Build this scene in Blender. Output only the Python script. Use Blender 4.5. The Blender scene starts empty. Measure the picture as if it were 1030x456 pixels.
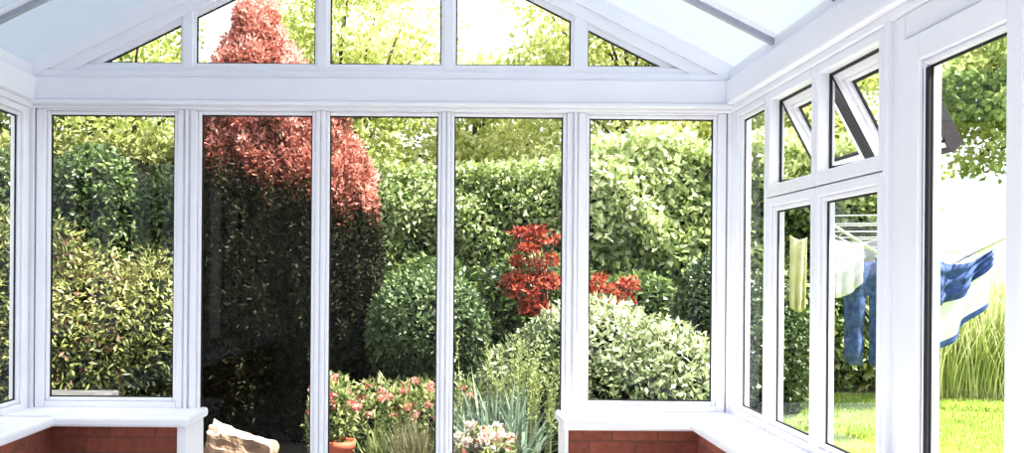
import bpy, bmesh, math, random
import numpy as np
from mathutils import Vector, Matrix
R = np.random.default_rng(7)
random.seed(7)
scene = bpy.context.scene
COL = scene.collection

# ------------------------------------------------------------------ materials
def new_mat(name):
    m = bpy.data.materials.new(name); m.use_nodes = True
    nt = m.node_tree; nt.nodes.clear()
    out = nt.nodes.new('ShaderNodeOutputMaterial')
    return m, nt, out

def principled(name, col, rough=0.5, noise=0.0, nscale=8.0, bump=0.0, bscale=60.0, spec=0.5, metal=0.0):
    m, nt, out = new_mat(name)
    p = nt.nodes.new('ShaderNodeBsdfPrincipled')
    p.inputs['Roughness'].default_value = rough
    p.inputs['Metallic'].default_value = metal
    p.inputs['Specular IOR Level'].default_value = spec
    tc = nt.nodes.new('ShaderNodeTexCoord')
    n = nt.nodes.new('ShaderNodeTexNoise'); n.inputs['Scale'].default_value = nscale
    n.inputs['Detail'].default_value = 6
    nt.links.new(tc.outputs['Object'], n.inputs['Vector'])
    r = nt.nodes.new('ShaderNodeValToRGB')
    a = [max(0, c*(1-noise)) for c in col[:3]]; b = [min(1, c*(1+noise)) for c in col[:3]]
    r.color_ramp.elements[0].position = 0.3; r.color_ramp.elements[1].position = 0.7
    r.color_ramp.elements[0].color = (*a, 1); r.color_ramp.elements[1].color = (*b, 1)
    nt.links.new(n.outputs['Fac'], r.inputs['Fac'])
    nt.links.new(r.outputs['Color'], p.inputs['Base Color'])
    if bump > 0:
        n2 = nt.nodes.new('ShaderNodeTexNoise'); n2.inputs['Scale'].default_value = bscale; n2.inputs['Detail'].default_value = 5
        nt.links.new(tc.outputs['Object'], n2.inputs['Vector'])
        bp = nt.nodes.new('ShaderNodeBump'); bp.inputs['Strength'].default_value = bump; bp.inputs['Distance'].default_value = 0.02
        nt.links.new(n2.outputs['Fac'], bp.inputs['Height']); nt.links.new(bp.outputs['Normal'], p.inputs['Normal'])
    nt.links.new(p.outputs[0], out.inputs['Surface'])
    return m

def leaf_mat(name, stops, trans=0.35, rough=0.5, spec=0.4, desat=0.16):
    """stops: list of (pos,(r,g,b)); driven by the per leaf attribute 'v'"""
    m, nt, out = new_mat(name)
    at = nt.nodes.new('ShaderNodeAttribute'); at.attribute_name = 'v'
    r = nt.nodes.new('ShaderNodeValToRGB'); cr = r.color_ramp
    while len(cr.elements) < len(stops): cr.elements.new(0.5)
    for e, (p, c) in zip(cr.elements, stops):
        g = 0.3*c[0]+0.6*c[1]+0.1*c[2]
        e.position = p; e.color = (*[x*(1-desat)+g*desat for x in c], 1)
    nt.links.new(at.outputs['Fac'], r.inputs['Fac'])
    p = nt.nodes.new('ShaderNodeBsdfPrincipled'); p.inputs['Roughness'].default_value = rough
    p.inputs['Specular IOR Level'].default_value = spec
    t = nt.nodes.new('ShaderNodeBsdfTranslucent')
    mx = nt.nodes.new('ShaderNodeMixShader'); mx.inputs[0].default_value = trans
    nt.links.new(r.outputs['Color'], p.inputs['Base Color']); nt.links.new(r.outputs['Color'], t.inputs['Color'])
    nt.links.new(p.outputs[0], mx.inputs[1]); nt.links.new(t.outputs[0], mx.inputs[2])
    nt.links.new(mx.outputs[0], out.inputs['Surface'])
    return m

def brick_mat(name):
    m, nt, out = new_mat(name)
    tc = nt.nodes.new('ShaderNodeTexCoord'); sp = nt.nodes.new('ShaderNodeSeparateXYZ')
    nt.links.new(tc.outputs['Object'], sp.inputs[0])
    ad = nt.nodes.new('ShaderNodeMath'); ad.operation = 'ADD'
    nt.links.new(sp.outputs[0], ad.inputs[0]); nt.links.new(sp.outputs[1], ad.inputs[1])
    cb = nt.nodes.new('ShaderNodeCombineXYZ')
    nt.links.new(ad.outputs[0], cb.inputs[0]); nt.links.new(sp.outputs[2], cb.inputs[1])
    b = nt.nodes.new('ShaderNodeTexBrick')
    b.inputs['Scale'].default_value = 1; b.inputs['Brick Width'].default_value = 0.225
    b.inputs['Row Height'].default_value = 0.075; b.inputs['Mortar Size'].default_value = 0.004
    b.inputs['Color1'].default_value = (0.30, 0.095, 0.06, 1); b.inputs['Color2'].default_value = (0.20, 0.06, 0.04, 1)
    b.inputs['Mortar'].default_value = (0.15, 0.07, 0.05, 1)
    nt.links.new(cb.outputs[0], b.inputs['Vector'])
    n = nt.nodes.new('ShaderNodeTexNoise'); n.inputs['Scale'].default_value = 25; n.inputs['Detail'].default_value = 6
    nt.links.new(tc.outputs['Object'], n.inputs['Vector'])
    mx = nt.nodes.new('ShaderNodeMixRGB'); mx.blend_type = 'OVERLAY'; mx.inputs[0].default_value = 0.5
    nt.links.new(b.outputs['Color'], mx.inputs[1]); nt.links.new(n.outputs['Fac'], mx.inputs[2])
    p = nt.nodes.new('ShaderNodeBsdfPrincipled'); p.inputs['Roughness'].default_value = 0.8
    bp = nt.nodes.new('ShaderNodeBump'); bp.inputs['Strength'].default_value = 0.5; bp.inputs['Distance'].default_value = 0.01; bp.invert = True
    nt.links.new(b.outputs['Fac'], bp.inputs['Height']); nt.links.new(bp.outputs[0], p.inputs['Normal'])
    nt.links.new(mx.outputs[0], p.inputs['Base Color']); nt.links.new(p.outputs[0], out.inputs['Surface'])
    return m

def paving_mat(name):
    m, nt, out = new_mat(name)
    tc = nt.nodes.new('ShaderNodeTexCoord')
    b = nt.nodes.new('ShaderNodeTexBrick')
    b.inputs['Scale'].default_value = 1; b.inputs['Brick Width'].default_value = 0.6
    b.inputs['Row Height'].default_value = 0.45; b.inputs['Mortar Size'].default_value = 0.012
    b.inputs['Color1'].default_value = (0.42, 0.38, 0.38, 1); b.inputs['Color2'].default_value = (0.28, 0.25, 0.25, 1)
    b.inputs['Mortar'].default_value = (0.03, 0.035, 0.02, 1)
    nt.links.new(tc.outputs['Object'], b.inputs['Vector'])
    n = nt.nodes.new('ShaderNodeTexNoise'); n.inputs['Scale'].default_value = 9; n.inputs['Detail'].default_value = 8
    nt.links.new(tc.outputs['Object'], n.inputs['Vector'])
    mx = nt.nodes.new('ShaderNodeMixRGB'); mx.blend_type = 'MULTIPLY'; mx.inputs[0].default_value = 0.7
    nt.links.new(b.outputs['Color'], mx.inputs[1]); nt.links.new(n.outputs['Fac'], mx.inputs[2])
    p = nt.nodes.new('ShaderNodeBsdfPrincipled'); p.inputs['Roughness'].default_value = 0.8
    nt.links.new(mx.outputs[0], p.inputs['Base Color']); nt.links.new(p.outputs[0], out.inputs['Surface'])
    return m

def glass_mat():
    m, nt, out = new_mat('window_glass')
    tr = nt.nodes.new('ShaderNodeBsdfTransparent'); tr.inputs[0].default_value = (0.97, 0.985, 0.98, 1)
    gl = nt.nodes.new('ShaderNodeBsdfGlossy'); gl.inputs['Roughness'].default_value = 0.01
    lw = nt.nodes.new('ShaderNodeLayerWeight'); lw.inputs['Blend'].default_value = 0.5
    pw = nt.nodes.new('ShaderNodeMath'); pw.operation = 'POWER'; pw.inputs[1].default_value = 4.0
    ma = nt.nodes.new('ShaderNodeMath'); ma.operation = 'MULTIPLY_ADD'; ma.inputs[1].default_value = 0.4; ma.inputs[2].default_value = 0.022
    mx = nt.nodes.new('ShaderNodeMixShader')
    nt.links.new(lw.outputs['Facing'], pw.inputs[0]); nt.links.new(pw.outputs[0], ma.inputs[0])
    nt.links.new(ma.outputs[0], mx.inputs[0]); nt.links.new(tr.outputs[0], mx.inputs[1]); nt.links.new(gl.outputs[0], mx.inputs[2])
    nt.links.new(mx.outputs[0], out.inputs['Surface'])
    return m

def roof_mat():
    m, nt, out = new_mat('roof_polycarbonate')
    t = nt.nodes.new('ShaderNodeBsdfTranslucent'); t.inputs[0].default_value = (0.128, 0.148, 0.182, 1)
    d = nt.nodes.new('ShaderNodeBsdfDiffuse'); d.inputs[0].default_value = (0.62, 0.68, 0.78, 1)
    tr = nt.nodes.new('ShaderNodeBsdfTransparent'); tr.inputs[0].default_value = (0.8, 0.9, 1, 1)
    tc = nt.nodes.new('ShaderNodeTexCoord'); w = nt.nodes.new('ShaderNodeTexWave')
    w.bands_direction = 'Y'; w.inputs['Scale'].default_value = 18
    nt.links.new(tc.outputs['Object'], w.inputs['Vector'])
    mr = nt.nodes.new('ShaderNodeMapRange'); mr.inputs['To Min'].default_value = 0.25; mr.inputs['To Max'].default_value = 0.30
    nt.links.new(w.outputs['Fac'], mr.inputs['Value'])
    m1 = nt.nodes.new('ShaderNodeMixShader'); nt.links.new(mr.outputs[0], m1.inputs[0])
    nt.links.new(t.outputs[0], m1.inputs[1]); nt.links.new(d.outputs[0], m1.inputs[2])
    m2 = nt.nodes.new('ShaderNodeMixShader'); m2.inputs[0].default_value = 0.01
    nt.links.new(m1.outputs[0], m2.inputs[1]); nt.links.new(tr.outputs[0], m2.inputs[2])
    nt.links.new(m2.outputs[0], out.inputs['Surface'])
    return m

UPVC = principled('white_upvc', (0.88, 0.88, 0.94), 0.35, 0.02, 3)
GLASS = glass_mat()
GASKET = principled('black_gasket', (0.02, 0.02, 0.025), 0.6)
METAL = principled('steel', (0.6, 0.6, 0.62), 0.35, metal=0.9)
BRICK = brick_mat('red_brick')
ROOF = roof_mat()
PLASTER = principled('cream_plaster', (0.90, 0.89, 0.88), 0.8, 0.03)
TILE = principled('floor_tile', (0.80, 0.79, 0.78), 0.4, 0.1)
TERRA = principled('terracotta', (0.42, 0.12, 0.06), 0.7, 0.2, 12)
SOIL = principled('soil', (0.035, 0.028, 0.02), 0.95, 0.5, 6, 0.6, 30)
BARK = principled('bark', (0.09, 0.06, 0.045), 0.9, 0.4, 12, 0.6, 40)
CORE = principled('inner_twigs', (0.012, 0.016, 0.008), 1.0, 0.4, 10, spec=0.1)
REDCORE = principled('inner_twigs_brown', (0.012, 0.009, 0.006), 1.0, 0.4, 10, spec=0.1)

# ------------------------------------------------------------------ mesh helpers
class B:
    """accumulates parts in one bmesh with material slots"""
    def __init__(s): s.bm = bmesh.new(); s.mats = []
    def mi(s, m):
        if m not in s.mats: s.mats.append(m)
        return s.mats.index(m)
    def box(s, lo, hi, mat, bev=0.0, M=None):
        lo = Vector(lo); hi = Vector(hi)
        a = Vector([min(lo[i], hi[i]) for i in range(3)]); b = Vector([max(lo[i], hi[i]) for i in range(3)])
        t = bmesh.new(); bmesh.ops.create_cube(t, size=1)
        for v in t.verts:
            v.co = Vector([(a[i]+b[i])/2 + v.co[i]*(b[i]-a[i]) for i in range(3)])
        if bev > 0:
            bmesh.ops.bevel(t, geom=list(t.edges), offset=min(bev, min(b-a)*0.4), segments=2, affect='EDGES', profile=0.5)
        s.merge(t, mat, M)
    def prism(s, poly, axis, a, b, mat):
        """poly list of 2d pts in the plane normal to axis; axis 1 -> (x,z)"""
        t = bmesh.new(); f = []
        for off in (a, b):
            f.append([t.verts.new((p[0], off, p[1]) if axis == 1 else (off, p[0], p[1])) for p in poly])
        t.faces.new(f[0]); t.faces.new(list(reversed(f[1])))
        n = len(poly)
        for i in range(n):
            t.faces.new([f[0][i], f[1][i], f[1][(i+1) % n], f[0][(i+1) % n]])
        bmesh.ops.recalc_face_normals(t, faces=t.faces)
        s.merge(t, mat)
    def face(s, pts, mat):
        t = bmesh.new(); t.faces.new([t.verts.new(p) for p in pts]); s.merge(t, mat)
    def rod(s, p, q, r1, mat, r2=None, seg=8):
        p = Vector(p); q = Vector(q); r2 = r1 if r2 is None else r2
        t = bmesh.new(); d = q-p
        bmesh.ops.create_cone(t, cap_ends=True, segments=seg, radius1=r1, radius2=r2, depth=d.length)
        M = Matrix.Translation((p+q)/2) @ d.to_track_quat('Z', 'Y').to_matrix().to_4x4()
        s.merge(t, mat, M, smooth=True)
    def lathe(s, prof, c, mat, seg=28):
        t = bmesh.new(); rings = []
        for r, z in prof:
            r = max(r, 0.0005)
            rings.append([t.verts.new((c[0]+r*math.cos(2*math.pi*i/seg), c[1]+r*math.sin(2*math.pi*i/seg), c[2]+z)) for i in range(seg)])
        for a, b in zip(rings, rings[1:]):
            for i in range(seg):
                t.faces.new([a[i], a[(i+1) % seg], b[(i+1) % seg], b[i]])
        bmesh.ops.recalc_face_normals(t, faces=t.faces)
        s.merge(t, mat, smooth=True)
    def merge(s, t, mat, M=None, smooth=False):
        if M is not None: bmesh.ops.transform(t, matrix=M, verts=t.verts)
        k = s.mi(mat)
        for f in t.faces: f.material_index = k; f.smooth = smooth
        me = bpy.data.meshes.new('tmp'); t.to_mesh(me); t.free()
        s.bm.from_mesh(me); bpy.data.meshes.remove(me)
    def obj(s, name, parent=None):
        me = bpy.data.meshes.new(name); s.bm.to_mesh(me); s.bm.free()
        for m in s.mats: me.materials.append(m)
        o = bpy.data.objects.new(name, me); COL.objects.link(o)
        if parent: o.parent = parent
        return o

def np_mesh(name, V, F, att, mat, parent=None, smooth=False):
    me = bpy.data.meshes.new(name)
    V = np.asarray(V, np.float32); F = np.asarray(F, np.int32)
    me.vertices.add(len(V)); me.vertices.foreach_set('co', V.ravel())
    me.loops.add(F.size); me.loops.foreach_set('vertex_index', F.ravel())
    me.polygons.add(len(F)); me.polygons.foreach_set('loop_start', np.arange(len(F), dtype=np.int32)*F.shape[1])
    me.update(calc_edges=True)
    a = me.attributes.new('v', 'FLOAT', 'POINT'); a.data.foreach_set('value', np.asarray(att, np.float32))
    me.materials.append(mat)
    if smooth: me.polygons.foreach_set('use_smooth', [True]*len(F))
    o = bpy.data.objects.new(name, me); COL.objects.link(o)
    if parent: o.parent = parent
    return o

def nrm(a): return a/np.maximum(np.linalg.norm(a, axis=-1, keepdims=True), 1e-9)

def noise(P, f, seed):
    r = np.random.default_rng(seed); o = np.zeros(len(P))
    for k in range(7):
        d = nrm(r.normal(size=3))*f*(0.6+1.1*r.random())
        o += np.sin(P@d + r.random()*6.28)
    return o/7*1.6

def leaves(name, P, N, L, W, mat, col, out=0.4, up=0.0, rnd=0.9, parent=None, fold=0.18):
    n = len(P)
    D = nrm(N*out + R.normal(size=(n, 3))*rnd*0.6 + np.array([0, 0, up]))
    Nf = N + R.normal(size=(n, 3))*0.45
    Nf = nrm(Nf - D*np.sum(Nf*D, axis=1, keepdims=True))
    S = np.cross(D, Nf)
    l = (L*(0.65+0.7*R.random(n)))[:, None]; w = (W*(0.65+0.7*R.random(n)))[:, None]
    V = np.stack([P, P+D*l*0.45+S*w*0.5+Nf*w*fold, P+D*l, P+D*l*0.45-S*w*0.5+Nf*w*fold], 1).reshape(-1, 3)
    i = np.arange(n)[:, None]*4
    F = np.concatenate([i+np.array([[0, 1, 2]]), i+np.array([[0, 2, 3]])], 0)
    return np_mesh(name, V, F, np.repeat(np.clip(col, 0, 1), 4), mat, parent)

def blades(name, P, L, spread, W, mat, col, droop=0.35, parent=None, lean=None):
    n = len(P); a = R.random(n)*6.283
    H = np.stack([np.cos(a), np.sin(a), np.zeros(n)], 1)
    if lean is not None: H = nrm(H*0.5+lean*1.0)
    S = np.stack([-H[:, 1], H[:, 0], np.zeros(n)], 1)
    l = (L*(0.6+0.5*R.random(n)))[:, None]; s = (spread*R.random(n))[:, None]; dr = (droop*R.random(n))[:, None]
    vs = []
    for t, wt in ((0, 1), (0.4, 0.9), (0.75, 0.6)):
        c = P + H*l*s*t**1.5 + np.array([0, 0, 1])*l*(t-dr*t*t*s*2)
        vs += [c+S*W*wt*0.5, c-S*W*wt*0.5]
    vs.append(P + H*l*s + np.array([0, 0, 1])*l*(1-dr*s*2))
    V = np.stack(vs, 1).reshape(-1, 3); i = np.arange(n)[:, None]*7
    F = np.concatenate([i+np.array([f]) for f in ([0, 1, 3], [0, 3, 2], [2, 3, 5], [2, 5, 4], [4, 5, 6])], 0)
    return np_mesh(name, V, F, np.repeat(np.clip(col, 0, 1), 7), mat, parent)

def blob_pts(blobs, n, lo=0.82, hi=1.06, cull=True):
    blobs = [(np.array(c, float), np.array(r, float)) for c, r in blobs]
    w = np.array([(r[0]*r[1]+r[0]*r[2]+r[1]*r[2]) for c, r in blobs]); w = w/w.sum()
    Ps, Ns, Is = [], [], []
    for k, (c, r) in enumerate(blobs):
        m = max(3, int(n*w[k])); d = nrm(R.normal(size=(m, 3)))
        s = (lo+(hi-lo)*R.random(m)**0.6)[:, None]
        Ps.append(c+d*r*s); Ns.append(nrm(d/r)); Is.append(np.full(m, k))
    P = np.concatenate(Ps); N = np.concatenate(Ns); I = np.concatenate(Is)
    if cull and len(blobs) < 400:
        keep = np.ones(len(P), bool)
        for k, (c, r) in enumerate(blobs):
            keep &= ~((np.sum(((P-c)/(r*0.78))**2, 1) < 1) & (I != k))
        P, N, I = P[keep], N[keep], I[keep]
    return P, N, I

def core_blobs(name, blobs, parent, mat, f=0.8):
    b = B()
    for c, r in blobs:
        t = bmesh.new(); bmesh.ops.create_icosphere(t, subdivisions=3, radius=1)
        for v in t.verts:
            k = 1+0.06*math.sin(v.co.x*9+v.co.z*7)+0.05*math.sin(v.co.y*11)
            v.co = Vector([c[i]+v.co[i]*r[i]*f*k for i in range(3)])
        b.merge(t, mat)
    return b.obj(name, parent)

def cut_ground(P, N, I, z=0.0):
    k = P[:, 2] > z
    return P[k], N[k], I[k]

# ------------------------------------------------------------------ conservatory
XL, XR, YF, YB, ZE, SILL, GZ = -2.2, 1.45, 5.0, -0.6, 2.30, 0.553, 0.607
XC = (XL+XR)/2; SL = 0.5; ZR = ZE+SL*(XR-XC); WT = SILL-0.045

def mp(side):
    if side == 'front': return lambda u, v, w: (u, YF+w, v)
    if side == 'right': return lambda u, v, w: (XR+w, u, v)
    if side == 'left':  return lambda u, v, w: (XL-w, u, v)

def ring(b, f, o, i, w0, w1, mat, bev=0.004, M=None):
    """o=(u0,u1,v0,v1) outer; i inner"""
    b.box(f(o[0], o[2], w0), f(i[0], o[3], w1), mat, bev, M)
    b.box(f(i[1], o[2], w0), f(o[1], o[3], w1), mat, bev, M)
    b.box(f(i[0], i[3], w0), f(i[1], o[3], w1), mat, bev, M)
    b.box(f(i[0], o[2], w0), f(i[1], i[2], w1), mat, bev, M)

def unit(b, f, o, g, w0=0.0, w1=0.07, M=None, gask=0.007):
    """one glazed unit: frame ring, glazing bead, gasket, pane"""
    bd = 0.02
    mid = (g[0]-bd, g[1]+bd, g[2]-bd, g[3]+bd)
    ring(b, f, o, mid, w0, w1, UPVC, 0.006, M)
    ring(b, f, mid, g, w0+0.014, w0+0.034, UPVC, 0.006, M)
    gi = (g[0]+gask, g[1]-gask, g[2]+gask, g[3]-gask)
    ring(b, f, (g[0]-.004, g[1]+.004, g[2]-.004, g[3]+.004), gi, w0+0.030, w0+0.036, GASKET, 0, M)
    pts = [Vector(f(g[0], g[2], w0+.035)), Vector(f(g[1], g[2], w0+.035)), Vector(f(g[1], g[3], w0+.035)), Vector(f(g[0], g[3], w0+.035))]
    if M is not None: pts = [M @ p for p in pts]
    b.face(pts, GLASS)

F = mp('front'); RT = mp('right'); LF = mp('left')
nwin = [0]
def wname():
    nwin[0] += 1; return 'window_%d' % nwin[0]

# front fixed windows
b = B(); unit(b, F, (-2.175, -1.405, SILL, 2.115), (-2.105, -1.458, GZ, 2.085)); b.obj(wname())
b = B(); unit(b, F, (0.652, 1.425, SILL, 2.115), (0.712, 1.36, GZ, 2.085)); b.obj(wname())
# full height glazed doors
for k, (o, g) in enumerate([((-1.372, -0.694), (-1.316, -0.738)), ((-0.690, -0.038), (-0.646, -0.080)), ((-0.034, 0.622), (0.006, 0.574))]):
    b = B(); unit(b, F, (o[0], o[1], 0.02, 2.115), (g[0], g[1], 0.12, 2.09)); b.obj('door_%d' % (k+1))
# posts behind joints
b = B()
for x0, x1 in [(XL-0.07, -2.18), (-1.41, -1.37), (-0.70, -0.685), (-0.045, -0.03), (0.618, 0.656), (1.43, XR+0.07)]:
    b.box((x0, YF+0.012 if x0 > XL and x0 < 1.4 else YF-0.01, 0.0), (x1, YF+0.065, 2.12), UPVC, 0.004)
b.box((-1.395, YF-0.012, 0.02), (-1.380, YF+0.05, 2.115), UPVC, 0.005)
b.box((0.630, YF-0.012, 0.02), (0.645, YF+0.05, 2.115), UPVC, 0.005)
b.obj('trim_1')
# eaves beam across the front (stepped profile)
b = B()
b.box((XL, 4.985, 2.115), (XR, 5.075, 2.15), UPVC, 0.008)
b.box((XL, 4.955, 2.148), (XR, 5.075, 2.275), UPVC, 0.012)
b.box((XL, 4.975, 2.273), (XR, 5.075, 2.315), UPVC, 0.008)
b.box((XL, 4.93, 2.13), (XR, 4.96, 2.15), UPVC, 0.006)
b.obj('trim_2')
# gable frame
def zo(x): return ZE+0.03+SL*((x-XL) if x < XC else (XR-x))
b = B(); T = 0.155
GB = 2.358
b.box((XL, 4.994, 2.25), (XR, 5.066, GB-0.012), UPVC, 0.006)
b.box((XL+0.1, 5.009, GB-0.014), (XR-0.1, 5.051, GB), UPVC, 0.004)
for sgn in (-1, 1):
    xe = XL-0.08 if sgn < 0 else XR+0.08
    for (t0, t1, y0, y1) in [(-0.035, 0.06, 4.972, 5.078), (0.055, T-0.03, 4.987, 5.072), (T-0.032, T, 5.012, 5.05)]:
        poly = [(xe, zo(xe)-t1), (XC, zo(XC)-t1), (XC, zo(XC)-t0), (xe, zo(xe)-t0)]
        b.prism(poly, 1, y0, y1, UPVC)
mull = [(-1.425, -1.347), (-0.725, -0.648), (-0.067, 0.010), (0.611, 0.700)]
for x0, x1 in mull:
    zt = min(zo(x0), zo(x1))-0.05
    b.box((x0+0.012, 4.991, 2.33), (x1-0.012, 5.069, zt), UPVC, 0.006)
    b.box((x0, 5.007, 2.33), (x1, 5.053, zt), UPVC, 0.004)
edges = [XL+2*(GB-(ZE+0.03)+T)] + [v for m in mull for v in m] + [XR-2*(GB-(ZE+0.03)+T)]
for i in range(0, len(edges), 2):
    x0, x1 = edges[i], edges[i+1]
    xsmp = [x1, x0] if not (x0 < XC < x1) else [x1, XC, x0]
    poly = [(x0, GB), (x1, GB)] + [(x, zo(x)-T) for x in xsmp if zo(x)-T > GB+1e-4]
    b.face([(p[0], 5.035, p[1]) for p in poly], GLASS)
    b.box((x0, 5.028, GB-0.002), (x1, 5.036, GB+0.007), GASKET)
    b.box((x0-0.002, 5.028, GB), (x0+0.007, 5.036, max(GB+0.01, zo(x0)-T)), GASKET)
    b.box((x1-0.007, 5.028, GB), (x1+0.002, 5.036, max(GB+0.01, zo(x1)-T)), GASKET)
    for a, c in zip(xsmp, xsmp[1:]):
        b.prism([(a, zo(a)-T-0.008), (c, zo(c)-T-0.008), (c, zo(c)-T+0.002), (a, zo(a)-T+0.002)], 1, 5.028, 5.036, GASKET)
b.obj(wname())

# right wall windows
b = B(); unit(b, RT, (4.44, 4.99, SILL, 2.115), (4.50, 4.87, GZ, 2.06)); b.obj(wname())
def toplight(o, g):
    """fixed lower pane + top hung sash swung outwards"""
    b = B()
    unit(b, RT, (o[0], o[1], SILL, 1.625), (g[0], g[1], GZ, 1.565))
    ring(b, RT, (o[0], o[1], 1.63, 2.115), (o[0]+0.035, o[1]-0.035, 1.685, 2.075), 0, 0.07, UPVC, 0.006)
    ring(b, RT, (o[0]+0.033, o[1]-0.033, 1.683, 2.077), (o[0]+0.043, o[1]-0.043, 1.693, 2.067), 0.045, 0.055, GASKET, 0)
    su0, su1 = o[0]+0.03, o[1]-0.03; hz = 2.085
    piv = Vector((XR+0.075, 0, hz))
    M = Matrix.Translation(piv) @ Matrix.Rotation(math.radians(-28), 4, 'Y') @ Matrix.Translation(-piv)
    unit(b, RT, (su0, su1, 1.665, hz), (su0+0.07, su1-0.07, 1.735, hz-0.06), 0.05, 0.10, M, 0.014)
    ring(b, RT, (su0-0.006, su1+0.006, 1.659, hz+0.002), (su0+0.010, su1-0.010, 1.680, hz-0.008), 0.046, 0.066, GASKET, 0, M)
    b.box(RT(su0-0.004, 1.665, 0.050), RT(su0+0.001, hz, 0.098), GASKET, 0, M)
    b.box(RT(su1-0.001, 1.665, 0.050), RT(su1+0.004, hz, 0.098), GASKET, 0, M)
    for u in (o[0]+0.04, o[1]-0.04):
        q = M @ Vector((XR+0.06, u, 1.70)); b.rod((XR+0.05, u, 1.70), q, 0.006, GASKET)
    b.obj(wname())
toplight((3.858, 4.435), (3.915, 4.37))
toplight((3.245, 3.854), (3.305, 3.79))
# big side unit (fixed pane in heavy frame)
b = B(); f = RT
ring(b, f, (2.36, 3.145, SILL, 2.115), (2.42, 3.085, GZ, 2.03), 0, 0.07, UPVC, 0.006)
unit(b, f, (2.42, 3.08, 0.61, 2.025), (2.515, 2.945, 0.69, 1.92), -0.015, 0.06)
b.box(f(2.935, 0.695, 0.0), f(2.975, 1.915, 0.012), GASKET, 0.004)
b.obj(wname())
b = B()
for y0, y1, w in [(3.148, 3.243, 0.008), (3.18, 3.215, -0.012), (3.85, 3.862, 0.012), (4.43, 4.445, 0.012), (4.985, 5.0, 0.0), (2.30, 2.357, 0.005)]:
    b.box((XR+w, y0, SILL), (XR+0.065, y1, 2.12), UPVC, 0.005)
b.obj('trim_3')
y = 2.30
while y > -0.5:
    y0 = max(y-0.72, YB); b = B(); unit(b, RT, (y0+0.004, y, SILL, 2.115), (y0+0.06, y-0.06, GZ, 2.06)); b.obj(wname()); y = y0
# left wall windows
y = 4.985
while y > -0.5:
    y0 = max(y-0.72, YB); b = B(); unit(b, LF, (y0+0.004, y, SILL, 2.115), (y0+0.06, y-0.09 if y > 4.9 else y-0.06, GZ, 2.06)); b.obj(wname()); y = y0

# side eaves beams
for x, s, nm in ((XR, 1, 'trim_4'), (XL, -1, 'trim_5')):
    b = B()
    b.box((x-s*0.012, YB, 2.115), (x+s*0.075, 5.0, 2.15), UPVC, 0.008)
    b.box((x-s*0.045, YB, 2.148), (x+s*0.075, 4.96, 2.275), UPVC, 0.012)
    b.box((x-s*0.02, YB, 2.273), (x+s*0.075, 4.98, 2.34), UPVC, 0.008)
    b.obj(nm)
# sills
def sill(pts, nm):
    b = B()
    for lo, hi in pts: b.box(lo, hi, UPVC, 0.014)
    b.obj(nm)
sill([((XL-0.07, 4.66, WT), (-1.28, YF+0.06, SILL+0.003)), ((XL-0.07, YB, WT), (-1.93, 4.70, SILL+0.003))], 'trim_6')
sill([((0.545, 4.66, WT), (XR+0.07, YF+0.06, SILL+0.003)), ((1.17, YB, WT), (XR+0.07, 4.70, SILL+0.003))], 'trim_7')
b = B(); b.box((-1.345, 4.70, 0.0), (-1.295, YF+0.02, WT), UPVC, 0.006); b.box((0.56, 4.70, 0), (0.575, YF+0.02, WT), UPVC, 0.004); b.obj('trim_8')
# dwarf walls
b = B(); b.box((XL-0.1, 4.72, 0), (-1.345, 5.1, WT), BRICK); b.obj('wall_front')
b = B(); b.box((0.575, 4.72, 0), (XR+0.1, 5.1, WT), BRICK); b.obj('wall_front')
b = B(); b.box((XL-0.1, YB, 0), (-1.97, 4.72, WT), BRICK); b.obj('wall_left')
b = B(); b.box((1.21, YB, 0), (XR+0.1, 4.72, WT), BRICK); b.obj('wall_right')
b = B(); b.prism([(XL-0.3, 0), (XR+0.3, 0), (XR+0.3, 2.4), (XC, 3.5), (XL-0.3, 2.4)], 1, YB-0.25, YB, PLASTER); b.obj('wall_back')
b = B(); b.box((XL-0.1, YB, -0.12), (XR+0.1, 5.1, 0.0), TILE); b.obj('floor')

# roof
cb = B()
for s in (-1, 1):
    xe = (XL-0.1) if s < 0 else (XR+0.1)
    ze = ZE+0.045-SL*0.1
    cb.face([(xe, YB, ze+0.01), (xe, 5.1, ze+0.01), (XC, 5.1, ZR+0.06), (XC, YB, ZR+0.06)], ROOF)
ceil = cb.obj('ceiling')
b = B()
RB = principled('rafter_grey', (0.38, 0.40, 0.48), 0.4)
for k in range(8):
    yy = 4.30-0.70*k
    for xe in (XL, XR):
        for (t0, t1, w, m) in [(0.0, 0.022, 0.030, UPVC), (0.020, 0.045, 0.018, RB)]:
            poly = [(xe, ZE+0.04-t1), (XC, ZR+0.04-t1), (XC, ZR+0.04-t0), (xe, ZE+0.04-t0)]
            b.prism(poly, 1, yy-w, yy+w, m)
b.box((XC-0.05, YB, ZR-0.08), (XC+0.05, 5.0, ZR+0.03), UPVC, 0.01)
b.obj('rafters', ceil)

# ------------------------------------------------------------------ ground
b = B(); b.box((-40, 5.1, -0.35), (40, 60, -0.12), SOIL); b.box((-40, -10, -0.35), (XL-0.1, 5.1, -0.12), SOIL); b.box((XR+0.1, -10, -0.35), (40, 5.1, -0.12), SOIL)
b.obj('ground')
b = B(); b.box((-3.4, 5.1, -0.13), (1.9, 6.55, -0.06), paving_mat('stone_paving'), 0.01); b.obj('patio')
LAWN = leaf_mat('grass', [(0, (0.10, 0.18, 0.02)), (0.5, (0.30, 0.42, 0.05)), (1, (0.62, 0.70, 0.20))], 0.4)
b = B(); b.box((2.0, 4.0, -0.121), (14, 11.2, -0.10), principled('turf', (0.28, 0.38, 0.06), 0.9, 0.35, 3)); lawn = b.obj('lawn')
n = 70000
P = np.stack([2.05+7.5*R.random(n), 4.2+6.9*R.random(n), np.full(n, -0.10)], 1)
blades('grass_blades', P, 0.055, 0.8, 0.008, LAWN, 0.42+0.40*noise(P, 1.2, 3)+0.3*R.random(n), parent=lawn)

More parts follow.
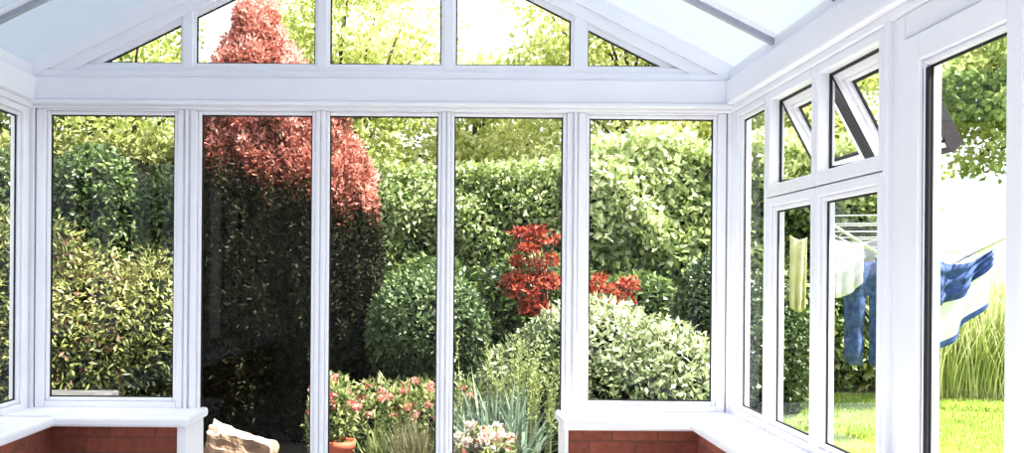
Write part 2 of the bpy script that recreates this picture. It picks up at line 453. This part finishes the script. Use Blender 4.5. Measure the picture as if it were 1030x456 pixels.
# ------------------------------------------------------------------ foliage materials
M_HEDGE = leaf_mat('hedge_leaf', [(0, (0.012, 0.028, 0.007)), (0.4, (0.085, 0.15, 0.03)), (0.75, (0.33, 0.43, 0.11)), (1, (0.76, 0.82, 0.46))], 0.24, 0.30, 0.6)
M_TREE = leaf_mat('tree_leaf', [(0, (0.08, 0.12, 0.01)), (0.45, (0.34, 0.42, 0.06)), (0.8, (0.68, 0.72, 0.22)), (1, (0.90, 0.90, 0.52))], 0.5)
M_DTREE = leaf_mat('dark_tree_leaf', [(0, (0.03, 0.06, 0.01)), (0.5, (0.18, 0.28, 0.06)), (1, (0.50, 0.60, 0.20))], 0.5)
M_SHRUB = leaf_mat('shrub_leaf', [(0, (0.010, 0.018, 0.005)), (0.4, (0.060, 0.085, 0.018)), (0.75, (0.30, 0.33, 0.07)), (1, (0.62, 0.60, 0.22))], 0.3)
M_BRN = leaf_mat('bronze_leaf', [(0, (0.03, 0.012, 0.008)), (0.5, (0.10, 0.045, 0.025)), (1, (0.26, 0.13, 0.07))], 0.3)
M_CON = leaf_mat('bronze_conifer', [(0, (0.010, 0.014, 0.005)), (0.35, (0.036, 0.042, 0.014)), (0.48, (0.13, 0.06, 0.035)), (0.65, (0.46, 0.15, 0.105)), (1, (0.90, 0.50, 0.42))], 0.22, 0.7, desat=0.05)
M_BALL = leaf_mat('box_leaf', [(0, (0.010, 0.020, 0.008)), (0.5, (0.055, 0.10, 0.03)), (1, (0.32, 0.43, 0.18))], 0.15, 0.35)
M_GREY = leaf_mat('greygreen_leaf', [(0, (0.025, 0.045, 0.02)), (0.5, (0.15, 0.21, 0.08)), (0.8, (0.40, 0.47, 0.22)), (1, (0.75, 0.78, 0.50))], 0.22, 0.4)
M_RED = leaf_mat('maple_leaf', [(0, (0.06, 0.008, 0.008)), (0.5, (0.36, 0.045, 0.025)), (1, (0.68, 0.20, 0.10))], 0.4, desat=0.0)
M_PLANT = leaf_mat('border_leaf', [(0, (0.03, 0.06, 0.015)), (0.5, (0.18, 0.25, 0.06)), (1, (0.62, 0.66, 0.28))], 0.35)
M_IRIS = leaf_mat('iris_leaf', [(0, (0.04, 0.08, 0.05)), (0.5, (0.17, 0.27, 0.18)), (1, (0.46, 0.56, 0.42))], 0.25)
M_STRAW = leaf_mat('straw_grass', [(0, (0.06, 0.06, 0.03)), (0.5, (0.22, 0.22, 0.10)), (1, (0.50, 0.46, 0.28))], 0.3)
M_PINK = leaf_mat('pink_petal', [(0, (0.65, 0.14, 0.14)), (0.5, (0.78, 0.32, 0.30)), (1, (0.88, 0.60, 0.54))], 0.3, desat=0)
M_WHITE = leaf_mat('white_petal', [(0, (0.60, 0.10, 0.08)), (0.2, (0.72, 0.45, 0.35)), (0.4, (0.78, 0.76, 0.68)), (1, (0.86, 0.86, 0.84))], 0.3, desat=0)
M_REED = leaf_mat('tall_grass', [(0, (0.20, 0.26, 0.06)), (0.5, (0.52, 0.58, 0.22)), (1, (0.88, 0.88, 0.6))], 0.45)

# ------------------------------------------------------------------ hedge
def hedge(name, x0, x1, yf, depth, h, n, L, W, mat, seed, amp=0.19, vb=0.45, slope=0.0):
    nf = int(n*0.7); nt_ = n-nf
    u = x0+(x1-x0)*R.random(nf); z = -0.1+(h+0.1)*R.random(nf)**0.85
    Pf = np.stack([u, np.full(nf, yf), z], 1)
    dsp = amp*noise(Pf, 2.6, seed)+0.5*amp*noise(Pf, 8.0, seed+1)
    Pf[:, 1] += dsp + 0.24*R.random(nf)**1.5 + np.clip((z-(h-0.35))/0.35, 0, 1)**2*0.25 + slope*z
    Nf = np.tile([0, -1, 0.25], (nf, 1)).astype(float)
    vf = vb + 0.66*(R.random(nf)-0.47) - 1.3*dsp + 0.12*noise(Pf, 2.0, seed+5) + 0.26*(z/h-0.5)  # lower leaves and hollows darker: shade put into the leaf colour
    ut = x0+(x1-x0)*R.random(nt_); yt = yf+0.05+depth*R.random(nt_)
    Pt = np.stack([ut, yt, np.full(nt_, h)], 1)
    d2 = amp*noise(Pt*np.array([1, 1, 0]), 3.5, seed+2)
    Pt[:, 2] += d2 + 0.32*(R.random(nt_)-0.4)
    Nt = np.tile([0, -0.15, 1], (nt_, 1)).astype(float)
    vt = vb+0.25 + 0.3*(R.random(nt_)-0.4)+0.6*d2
    P = np.concatenate([Pf, Pt]); N = np.concatenate([Nf, Nt]); N = nrm(N+R.normal(size=N.shape)*0.55)
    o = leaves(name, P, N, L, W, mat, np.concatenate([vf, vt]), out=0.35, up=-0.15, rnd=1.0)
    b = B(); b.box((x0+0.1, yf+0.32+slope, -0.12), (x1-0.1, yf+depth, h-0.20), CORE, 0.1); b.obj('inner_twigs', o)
    return o

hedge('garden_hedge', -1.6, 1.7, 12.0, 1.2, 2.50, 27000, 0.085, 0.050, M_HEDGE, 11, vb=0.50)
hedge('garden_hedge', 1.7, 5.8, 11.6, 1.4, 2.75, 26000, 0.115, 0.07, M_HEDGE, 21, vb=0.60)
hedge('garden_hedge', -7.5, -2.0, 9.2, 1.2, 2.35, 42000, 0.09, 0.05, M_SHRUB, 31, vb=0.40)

# ------------------------------------------------------------------ trees
def tree(name, c, h, rx, rz, nb, n, L, W, mat, trunk=0.14, vb=0.5, br=(0.35, 0.75), parent=None):
    blobs = []
    for k in range(nb):
        d = nrm(R.normal(size=3)); s = R.random()**0.45
        p = np.array([c[0], c[1], h-rz]) + d*np.array([rx, rx*0.8, rz])*s
        r = br[0]+(br[1]-br[0])*R.random()
        blobs.append((p, (r, r, r*0.65)))
    P, N, I = blob_pts(blobs, n, 0.35, 1.1, cull=False)
    bv = R.random(nb)
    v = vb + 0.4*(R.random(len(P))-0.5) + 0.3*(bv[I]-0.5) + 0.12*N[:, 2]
    o = leaves(name, P, N, L, W, mat, v, out=0.3, up=-0.2, rnd=1.1)
    b = B(); base = Vector((c[0], c[1], -0.15)); fork = Vector((c[0]+0.1, c[1], h-rz*1.5))
    b.rod(base, fork, trunk, BARK, trunk*0.7)
    for k in range(0, nb, 3):
        q = Vector(blobs[k][0]); mid = fork.lerp(q, 0.5)+Vector((random.uniform(-.15, .15), 0, 0.15))
        b.rod(fork, mid, trunk*0.35, BARK, trunk*0.2, 6); b.rod(mid, q, trunk*0.2, BARK, 0.01, 6)
    b.obj('trunk', o)
    return o
tree('garden_tree', (-8.6, 14.0), 5.6, 2.2, 2.2, 55, 20000, 0.15, 0.08, M_DTREE, vb=0.6)
tree('garden_tree', (-5.2, 15.5), 6.0, 2.2, 2.1, 60, 18000, 0.11, 0.065, M_TREE, vb=0.55)
tree('garden_tree', (-2.0, 16.0), 6.9, 1.7, 2.6, 80, 19000, 0.11, 0.065, M_TREE, vb=0.68)
tree('garden_tree', (0.4, 16.5), 4.95, 1.8, 1.6, 65, 15000, 0.11, 0.065, M_TREE, vb=0.80)
tree('garden_tree', (2.9, 15.5), 6.8, 1.9, 2.5, 80, 18000, 0.11, 0.065, M_TREE, vb=0.76)
tree('garden_tree', (5.8, 15.5), 5.6, 1.8, 2.2, 60, 18000, 0.12, 0.07, M_TREE, vb=0.6)
tree('garden_tree', (5.8, 9.7), 4.3, 1.05, 1.1, 48, 10000, 0.09, 0.05, M_DTREE, trunk=0.07, vb=0.78, br=(0.2, 0.42))

# ------------------------------------------------------------------ bronze conifer
def conifer(name, lobes, n_pl, n):
    lb = [(np.array(c, float), np.array(r, float)) for c, r in lobes]
    P, N, I = blob_pts(lb, n_pl*2, 0.84, 1.10)
    k = P[:, 2] > 0.0; P, N = P[k], N[k]
    k = N[:, 1] < 0.6; P, N = P[k], N[k]
    pl = []
    for p in P:
        s = 0.6+0.9*R.random()
        pl.append((p, (0.058*s, 0.058*s, 0.14*s)))
    Q, M, J = blob_pts(pl, n, 0.5, 1.05, cull=False)
    pv = R.random(len(pl))
    pc = P[J]
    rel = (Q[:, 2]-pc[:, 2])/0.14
    # colour: red growth on the upper part, green-brown below, darkened further by painted-in shade
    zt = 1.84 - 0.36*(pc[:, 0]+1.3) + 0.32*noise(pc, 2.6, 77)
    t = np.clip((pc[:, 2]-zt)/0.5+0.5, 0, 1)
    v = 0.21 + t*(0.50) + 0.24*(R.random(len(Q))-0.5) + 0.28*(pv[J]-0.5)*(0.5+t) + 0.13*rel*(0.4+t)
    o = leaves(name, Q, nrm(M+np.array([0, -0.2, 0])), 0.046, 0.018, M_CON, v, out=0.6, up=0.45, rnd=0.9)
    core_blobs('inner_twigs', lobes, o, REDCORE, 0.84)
    b = B(); b.rod((-1.6, 8.1, -0.12), (-1.6, 8.1, 1.0), 0.1, BARK); b.obj('trunk', o)
    return o
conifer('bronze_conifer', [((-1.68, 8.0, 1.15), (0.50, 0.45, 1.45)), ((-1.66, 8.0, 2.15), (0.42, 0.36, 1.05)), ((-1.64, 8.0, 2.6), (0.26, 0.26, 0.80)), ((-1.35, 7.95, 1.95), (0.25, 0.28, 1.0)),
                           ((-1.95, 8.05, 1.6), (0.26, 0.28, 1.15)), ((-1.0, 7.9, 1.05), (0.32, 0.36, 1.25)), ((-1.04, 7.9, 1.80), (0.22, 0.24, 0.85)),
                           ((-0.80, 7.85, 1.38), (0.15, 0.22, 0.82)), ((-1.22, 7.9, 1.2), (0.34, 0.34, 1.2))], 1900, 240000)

# ------------------------------------------------------------------ bushes
def bush(name, blobs, n, L, W, mat, vb, lo=0.85, hi=1.05, out=0.4, up=0.0, f=0.84, cm=CORE, tv=0.15, rv=0.4, nv=0.1, nf=4):
    P, N, I = blob_pts(blobs, n, lo, hi); P, N, I = cut_ground(P, N, I, -0.1)
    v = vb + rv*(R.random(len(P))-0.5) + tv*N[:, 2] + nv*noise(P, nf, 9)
    o = leaves(name, P, N, L, W, mat, v, out=out, up=up)
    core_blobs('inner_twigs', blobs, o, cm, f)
    return o
bush('topiary_ball', [((-0.19, 7.5, 0.82), (0.45, 0.45, 0.44)), ((-0.17, 7.5, 0.3), (0.40, 0.40, 0.42)), ((-0.30, 7.5, 0.74), (0.34, 0.38, 0.36))], 26000, 0.042, 0.024, M_BALL, 0.5, 0.90, 1.06, tv=0.25, rv=0.55)
bush('variegated_shrub', [((1.05, 7.1, 0.42), (0.60, 0.5, 0.60)), ((1.5, 7.0, 0.35), (0.48, 0.45, 0.54)), ((0.65, 7.0, 0.3), (0.42, 0.4, 0.50)), ((1.25, 6.8, 0.2), (0.6, 0.4, 0.48))],
     24000, 0.062, 0.026, M_GREY, 0.48, 0.76, 1.14, rv=0.65, tv=0.3, nv=0.25, nf=6)
bush('clipped_shrub', [((2.55, 9.2, 0.65), (0.42, 0.42, 0.80)), ((3.0, 9.4, 0.5), (0.5, 0.4, 0.75))], 15000, 0.05, 0.03, M_BALL, 0.45, 0.92, 1.05)
bush('garden_shrub', [((0.9, 10.2, 0.5), (0.9, 0.5, 0.95)), ((-0.2, 10.4, 0.5), (0.7, 0.5, 0.9)), ((2.0, 10.3, 0.4), (0.7, 0.5, 0.85))], 22000, 0.08, 0.045, M_HEDGE, 0.32)
# red maple: sparse layered sprays
def maple(name, c, blobs, n):
    P, N, I = blob_pts(blobs, n, 0.1, 1.1, cull=False)
    o = leaves(name, P, nrm(N*0.3+np.array([0, -0.5, 0.6])), 0.060, 0.024, M_RED, 0.50+0.8*(R.random(len(P))-0.5), out=0.3, up=-0.1)
    b = B()
    b.rod((c[0], c[1], -0.12), (c[0], c[1], 0.8), 0.03, BARK, 0.02)
    for q, r in blobs: b.rod((c[0], c[1], 0.8), q, 0.006, BARK, 0.004, 6)
    b.obj('trunk', o)
mb = []
for k in range(48):
    mb.append(((0.78+0.30*(2*R.random()-1)*(0.5+0.5*R.random()), 9.4+R.normal()*0.1, 0.88+0.85*R.random()), (0.085, 0.10, 0.03)))
for k in range(20):
    mb.append(((1.53+0.24*(2*R.random()-1), 9.3+R.normal()*0.1, 0.98+0.28*R.random()), (0.085, 0.10, 0.03)))
maple('japanese_maple', (0.95, 9.45), mb, 2500)
# left shrubs, lacy
lb_ = [((-2.75, 7.3, 0.65), (0.45, 0.4, 0.65)), ((-3.1, 7.4, 1.05), (0.32, 0.35, 0.50)), ((-2.35, 7.5, 0.7), (0.28, 0.35, 0.62)), ((-3.5, 7.2, 0.8), (0.5, 0.4, 0.8)), ((-2.9, 7.0, 0.35), (0.45, 0.35, 0.6))]
ls = bush('lacy_shrub', lb_, 28000, 0.060, 0.020, M_SHRUB, 0.50, 0.6, 1.25, out=0.6, up=-0.1, rv=0.6, nv=0.5, nf=3.5)
P, N, I = blob_pts(lb_, 4500, 0.8, 1.2); P, N, I = cut_ground(P, N, I, -0.05)
k = noise(P, 3.0, 66) > 0.3; P, N = P[k], N[k]
leaves('bronze_foliage', P, N, 0.06, 0.024, M_BRN, 0.5+0.8*(R.random(len(P))-0.5), parent=ls)
bush('laurel_shrub', [((-3.0, 8.0, 1.5), (0.5, 0.4, 0.75)), ((-2.4, 8.2, 1.3), (0.45, 0.4, 0.8)), ((-3.8, 8.0, 1.4), (0.6, 0.4, 0.8))], 22000, 0.055, 0.028, M_HEDGE, 0.28, 0.8, 1.1, nv=0.3)
bush('side_shrub', [((-3.6, 5.6, 0.8), (0.6, 0.8, 1.2)), ((-3.8, 6.4, 1.2), (0.6, 0.7, 1.3))], 16000, 0.07, 0.03, M_TREE, 0.45, 0.8, 1.1)

# tall pale grasses by the lawn
n = 9000
P = np.stack([5.0+4.0*R.random(n), 10.6+0.4*R.random(n), np.full(n, -0.1)], 1)
blades('tall_grass', P, 1.35, 0.5, 0.014, M_REED, 0.55+0.8*(R.random(n)-0.5))
hedge('low_hedge', 6.3, 12.0, 12.3, 0.8, 1.15, 16000, 0.10, 0.05, M_TREE, 51, vb=0.8)

# border planting
def clump(name, c, r, n, L, W, mat, v=0.5, spread=0.8, droop=0.4):
    a = R.random(n)*6.283; q = r*np.sqrt(R.random(n))
    P = np.stack([c[0]+q*np.cos(a), c[1]+q*np.sin(a), np.full(n, c[2])], 1)
    return blades(name, P, L, spread, W, mat, v+0.6*(R.random(n)-0.5), droop)
clump('iris_clump', (0.36, 6.2, -0.1), 0.16, 170, 0.74, 0.024, M_IRIS, 0.5, 0.85, 0.5)
clump('iris_clump', (0.10, 6.5, -0.1), 0.12, 80, 0.66, 0.020, M_IRIS, 0.6, 0.7, 0.5)
clump('iris_clump', (-0.48, 6.25, -0.08), 0.07, 45, 0.50, 0.018, M_PLANT, 0.5, 0.9, 0.5)
clump('grass_tuft', (-0.24, 6.05, -0.07), 0.10, 600, 0.44, 0.006, M_STRAW, 0.5, 0.5, 0.5)
P = np.stack([0.46+0.14*R.normal(size=50), 6.45+0.05*R.normal(size=50), np.full(50, -0.1)], 1)
rs = blades('rosemary_bush', P, 0.95, 0.25, 0.012, M_PLANT, 0.6+0.3*(R.random(50)-0.5), 0.2)
vv = np.empty(len(rs.data.vertices)*3, np.float32); rs.data.vertices.foreach_get('co', vv); tip = vv.reshape(-1, 7, 3)[:, 6]; mid = vv.reshape(-1, 7, 3)[:, 2:4].mean(1)
n = 50*70; tt = R.random(n)[:, None]; Q = np.repeat(mid, 70, 0)*(1-tt)+np.repeat(tip, 70, 0)*tt
dN = R.normal(size=(n, 3)); dN[:, 2] = 0.2; leaves('needles', Q, nrm(dN), 0.034, 0.010, M_PLANT, 0.70+0.5*(R.random(n)-0.5), out=0.9, up=0.5, rnd=0.3, parent=rs)

def flowering(name, blobs, n, nf, fmat, L=0.07, W=0.04, mat=None, vb=0.6, fs=0.035, topz=0.0):
    mat = mat or M_PLANT
    P, N, I = blob_pts(blobs, n, 0.5, 1.1, cull=False); P, N, I = cut_ground(P, N, I, -0.1)
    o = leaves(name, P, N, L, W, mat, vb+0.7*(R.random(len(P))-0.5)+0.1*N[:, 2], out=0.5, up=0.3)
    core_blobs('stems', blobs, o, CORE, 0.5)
    cand = np.where((N[:, 2] > topz) & (N[:, 1] < 0.4))[0]
    k = R.choice(cand, nf); fc = P[k]+N[k]*0.03+np.array([0, 0, 0.03])
    fb = [(c, (fs, fs, fs*0.7)) for c in fc]
    Q, M, J = blob_pts(fb, nf*30, 0.6, 1.0, cull=False)
    leaves('blossom', Q, M, fs*0.9, fs*0.8, fmat, R.random(len(Q)), out=0.2, parent=o)
    return o
flowering('pink_flower_bed', [((-0.50, 6.8, 0.15), (0.3, 0.2, 0.34)), ((-0.82, 6.85, 0.15), (0.20, 0.2, 0.36)), ((-0.2, 6.75, 0.12), (0.28, 0.2, 0.36)), ((0.12, 6.85, 0.12), (0.22, 0.15, 0.36))], 6500, 40, M_PINK, 0.055, 0.022, fs=0.024)
flowering('white_flower_clump', [((0.20, 5.85, 0.11), (0.16, 0.13, 0.17))], 900, 32, M_WHITE, fs=0.030)
# potted geranium
b = B()
b.lathe([(0.0, 0.0), (0.065, 0.0), (0.088, 0.20), (0.102, 0.20), (0.104, 0.25), (0.09, 0.25), (0.085, 0.21), (0.0, 0.21)], (-0.70, 6.0, -0.03), TERRA)
b.lathe([(0.0, 0.0), (0.11, 0.0), (0.12, 0.03), (0.0, 0.03)], (-0.70, 6.0, -0.06), TERRA)
pot = b.obj('potted_geranium')
o = flowering('geranium_plant', [((-0.72, 6.0, 0.36), (0.12, 0.12, 0.13)), ((-0.76, 6.0, 0.45), (0.10, 0.1, 0.12))], 800, 12, M_PINK, 0.05, 0.030, fs=0.028)
o.parent = pot

# weathered log chunk on the patio
STONE = principled('weathered_wood_face', (0.55, 0.50, 0.44), 0.9, 0.3, 14, 0.8, 30)
TAN = principled('tan_bark', (0.36, 0.24, 0.17), 0.9, 0.5, 10, 0.9, 25)
b = B(); t = bmesh.new()
bmesh.ops.create_cube(t, size=1)
bmesh.ops.subdivide_edges(t, edges=list(t.edges), cuts=11, use_grid_fill=True)
for v in t.verts:
    p = np.array([v.co[:]])
    a = noise(p, 6, 5)[0]*0.06+noise(p, 17, 6)[0]*0.035
    x, y, z = v.co
    rr = 1-0.18*abs(y*2)**3
    v.co = Vector((x*0.40*(1+a)+0.02*math.sin(z*6), y*0.18*(1+2*a), z*0.32*rr*(1-0.2*x)+a*0.5))
M = Matrix.Translation((-1.30, 5.85, 0.14)) @ Matrix.Rotation(math.radians(10), 4, 'Y') @ Matrix.Rotation(math.radians(-8), 4, 'Z')
bmesh.ops.recalc_face_normals(t, faces=t.faces)
b.merge(t, TAN, M, smooth=False)
k = b.mi(STONE)
b.bm.normal_update()
for fc in b.bm.faces:
    if fc.normal.z > 0.6: fc.material_index = k
b.box((-1.50, 5.78, -0.07), (-1.10, 5.92, 0.02), TAN, 0.02)
b.obj('weathered_log')
# low stone slab bench at left
b = B(); SL_ = principled('grey_stone', (0.10, 0.098, 0.10), 0.8, 0.35, 9)
b.box((-2.75, 6.15, 0.40), (-2.25, 6.5, 0.46), SL_, 0.01)
b.box((-2.70, 6.2, -0.07), (-2.6, 6.45, 0.40), SL_, 0.01); b.box((-2.40, 6.2, -0.07), (-2.30, 6.45, 0.40), SL_, 0.01)
b.obj('stone_bench')
# small garden lamp
b = B(); b.rod((3.6, 10.4, -0.11), (3.6, 10.4, 0.05), 0.02, GASKET); b.lathe([(0, 0), (0.06, 0.0), (0.06, 0.09), (0.075, 0.10), (0, 0.14)], (3.6, 10.4, 0.05), METAL, 12); b.obj('garden_lamp')

# ------------------------------------------------------------------ rotary airer with laundry
CL_W = principled('white_cotton', (0.70, 0.71, 0.74), 0.9, 0.05)
CL_G = principled('grey_cotton', (0.30, 0.31, 0.34), 0.9, 0.1)
CL_B = principled('denim', (0.045, 0.08, 0.20), 0.9, 0.5, 25)
CL_N = principled('blue_towel', (0.05, 0.09, 0.25), 0.9, 0.4, 20)
CL_Y = principled('pale_yellow_cotton', (0.62, 0.60, 0.36), 0.9, 0.05)
b = B(); cx, cy = 3.90, 8.0
b.rod((cx, cy, -0.12), (cx, cy, 1.50), 0.022, METAL); b.rod((cx, cy, 1.18), (cx, cy, 1.30), 0.04, METAL)
ang = [math.radians(25+90*k) for k in range(4)]
tips = []
for a in ang:
    tip = Vector((cx+1.15*math.cos(a), cy+1.15*math.sin(a), 1.74)); tips.append(tip)
    b.rod((cx, cy, 1.25), tip, 0.012, METAL)
LINE = principled('line_cord', (0.75, 0.75, 0.75), 0.6)
for s in (1.0, 0.88, 0.76, 0.64, 0.52, 0.40):
    pts = [Vector((cx, cy, 1.25)).lerp(t_, s) for t_ in tips]
    for k in range(4): b.rod(pts[k], pts[(k+1) % 4], 0.005, LINE, seg=5)
air = b.obj('rotary_clothes_airer')
def cloth(name, p0, p1, ln, mat, legs=False, skew=0.0, hem=None, nu=24, nv=28, amp=0.03, sag=0.03, uneven=0.0):
    p0 = np.array(p0, float); p1 = np.array(p1, float); d = p1-p0; side = nrm(np.array([-d[1], d[0], 0.0]))
    V = []; Fq = []; ph = R.random()*6
    for j in range(nv+1):
        t = j/nv
        for i in range(nu+1):
            s = i/nu; ss = s
            if legs and t > 0.3:
                g = (t-0.3)/0.7*0.10
                ss = s*(1-g) if s < 0.5 else 1-(1-s)*(1-g)
            w = 1-0.12*t
            p = p0+d*(0.5+(ss-0.5)*w)+np.array([skew*t, 0, -ln*t*(1-uneven*s)-sag*math.sin(math.pi*s)])
            p = p+side*(amp*(0.3+t)*math.sin(s*14+ph+t*1.5)+0.3*amp*math.sin(t*19+s*5))
            V.append(p)
    for j in range(nv):
        for i in range(nu):
            if legs and j > nv*0.3 and i in (nu//2-1, nu//2): continue
            k = j*(nu+1)+i; Fq.append((k, k+1, k+nu+2, k+nu+1))
    o = np_mesh(name, V, Fq, np.zeros(len(V)), mat, air, True)
    if hem:
        o.data.materials.append(hem)
        for pi, pol in enumerate(o.data.polygons):
            if pi//nu >= nv-2: pol.material_index = 1
    sm = o.modifiers.new('thick', 'SOLIDIFY'); sm.thickness = 0.006
    return o
cloth('jeans', (3.10, 7.62, 1.40), (3.46, 7.55, 1.42), 0.82, CL_B, legs=True, amp=0.03)
cloth('white_shirt', (2.99, 7.52, 1.56), (3.20, 7.46, 1.54), 0.46, CL_W, amp=0.03, uneven=0.3)
cloth('grey_top', (3.22, 8.25, 1.60), (3.60, 8.15, 1.58), 0.34, CL_G, amp=0.02)
cloth('yellow_top', (2.90, 8.25, 1.62), (3.03, 8.2, 1.60), 0.62, CL_Y, amp=0.02)
cloth('blue_towel', (3.78, 7.62, 1.44), (4.36, 7.75, 1.50), 0.40, CL_N, amp=0.04, sag=0.10, uneven=0.7)
cloth('white_sheet', (3.75, 7.78, 1.45), (4.46, 7.95, 1.54), 0.92, CL_W, hem=CL_N, amp=0.04, skew=-0.03, sag=0.05, uneven=0.45)
cloth('white_towel', (4.0, 8.6, 1.5), (4.5, 8.5, 1.55), 0.5, CL_W)

# ------------------------------------------------------------------ light
w = bpy.data.worlds.new('sky'); scene.world = w; w.use_nodes = True
nt = w.node_tree; nt.nodes.clear()
bg = nt.nodes.new('ShaderNodeBackground'); ow = nt.nodes.new('ShaderNodeOutputWorld')
bg.inputs[0].default_value = (0.90, 0.94, 1.0, 1); bg.inputs[1].default_value = 2.0
nt.links.new(bg.outputs[0], ow.inputs[0])
sd = bpy.data.lights.new('sun', 'SUN'); sd.energy = 16.5; sd.angle = math.radians(0.6); sd.color = (1.0, 0.95, 0.85)
so = bpy.data.objects.new('sun', sd); COL.objects.link(so)
so.rotation_euler = Vector((0.62, -0.16, 0.80)).to_track_quat('Z', 'Y').to_euler()
so.location = (6, -3, 12)

# ------------------------------------------------------------------ camera
cd = bpy.data.cameras.new('camera'); cam = bpy.data.objects.new('camera', cd); COL.objects.link(cam)
cam.location = (0, 0, 1.27); cam.rotation_euler = (math.pi/2, -0.0075, 0)
cd.sensor_width = 36; cd.lens = 36*965/1030; cd.shift_x = 60/1030; cd.shift_y = 47/1030
cd.clip_end = 200
scene.camera = cam
scene.view_settings.view_transform = 'Standard'
try:
    scene.view_settings.look = 'Medium High Contrast'
except Exception as e:
    print('look', e)
scene.view_settings.exposure = 0.0
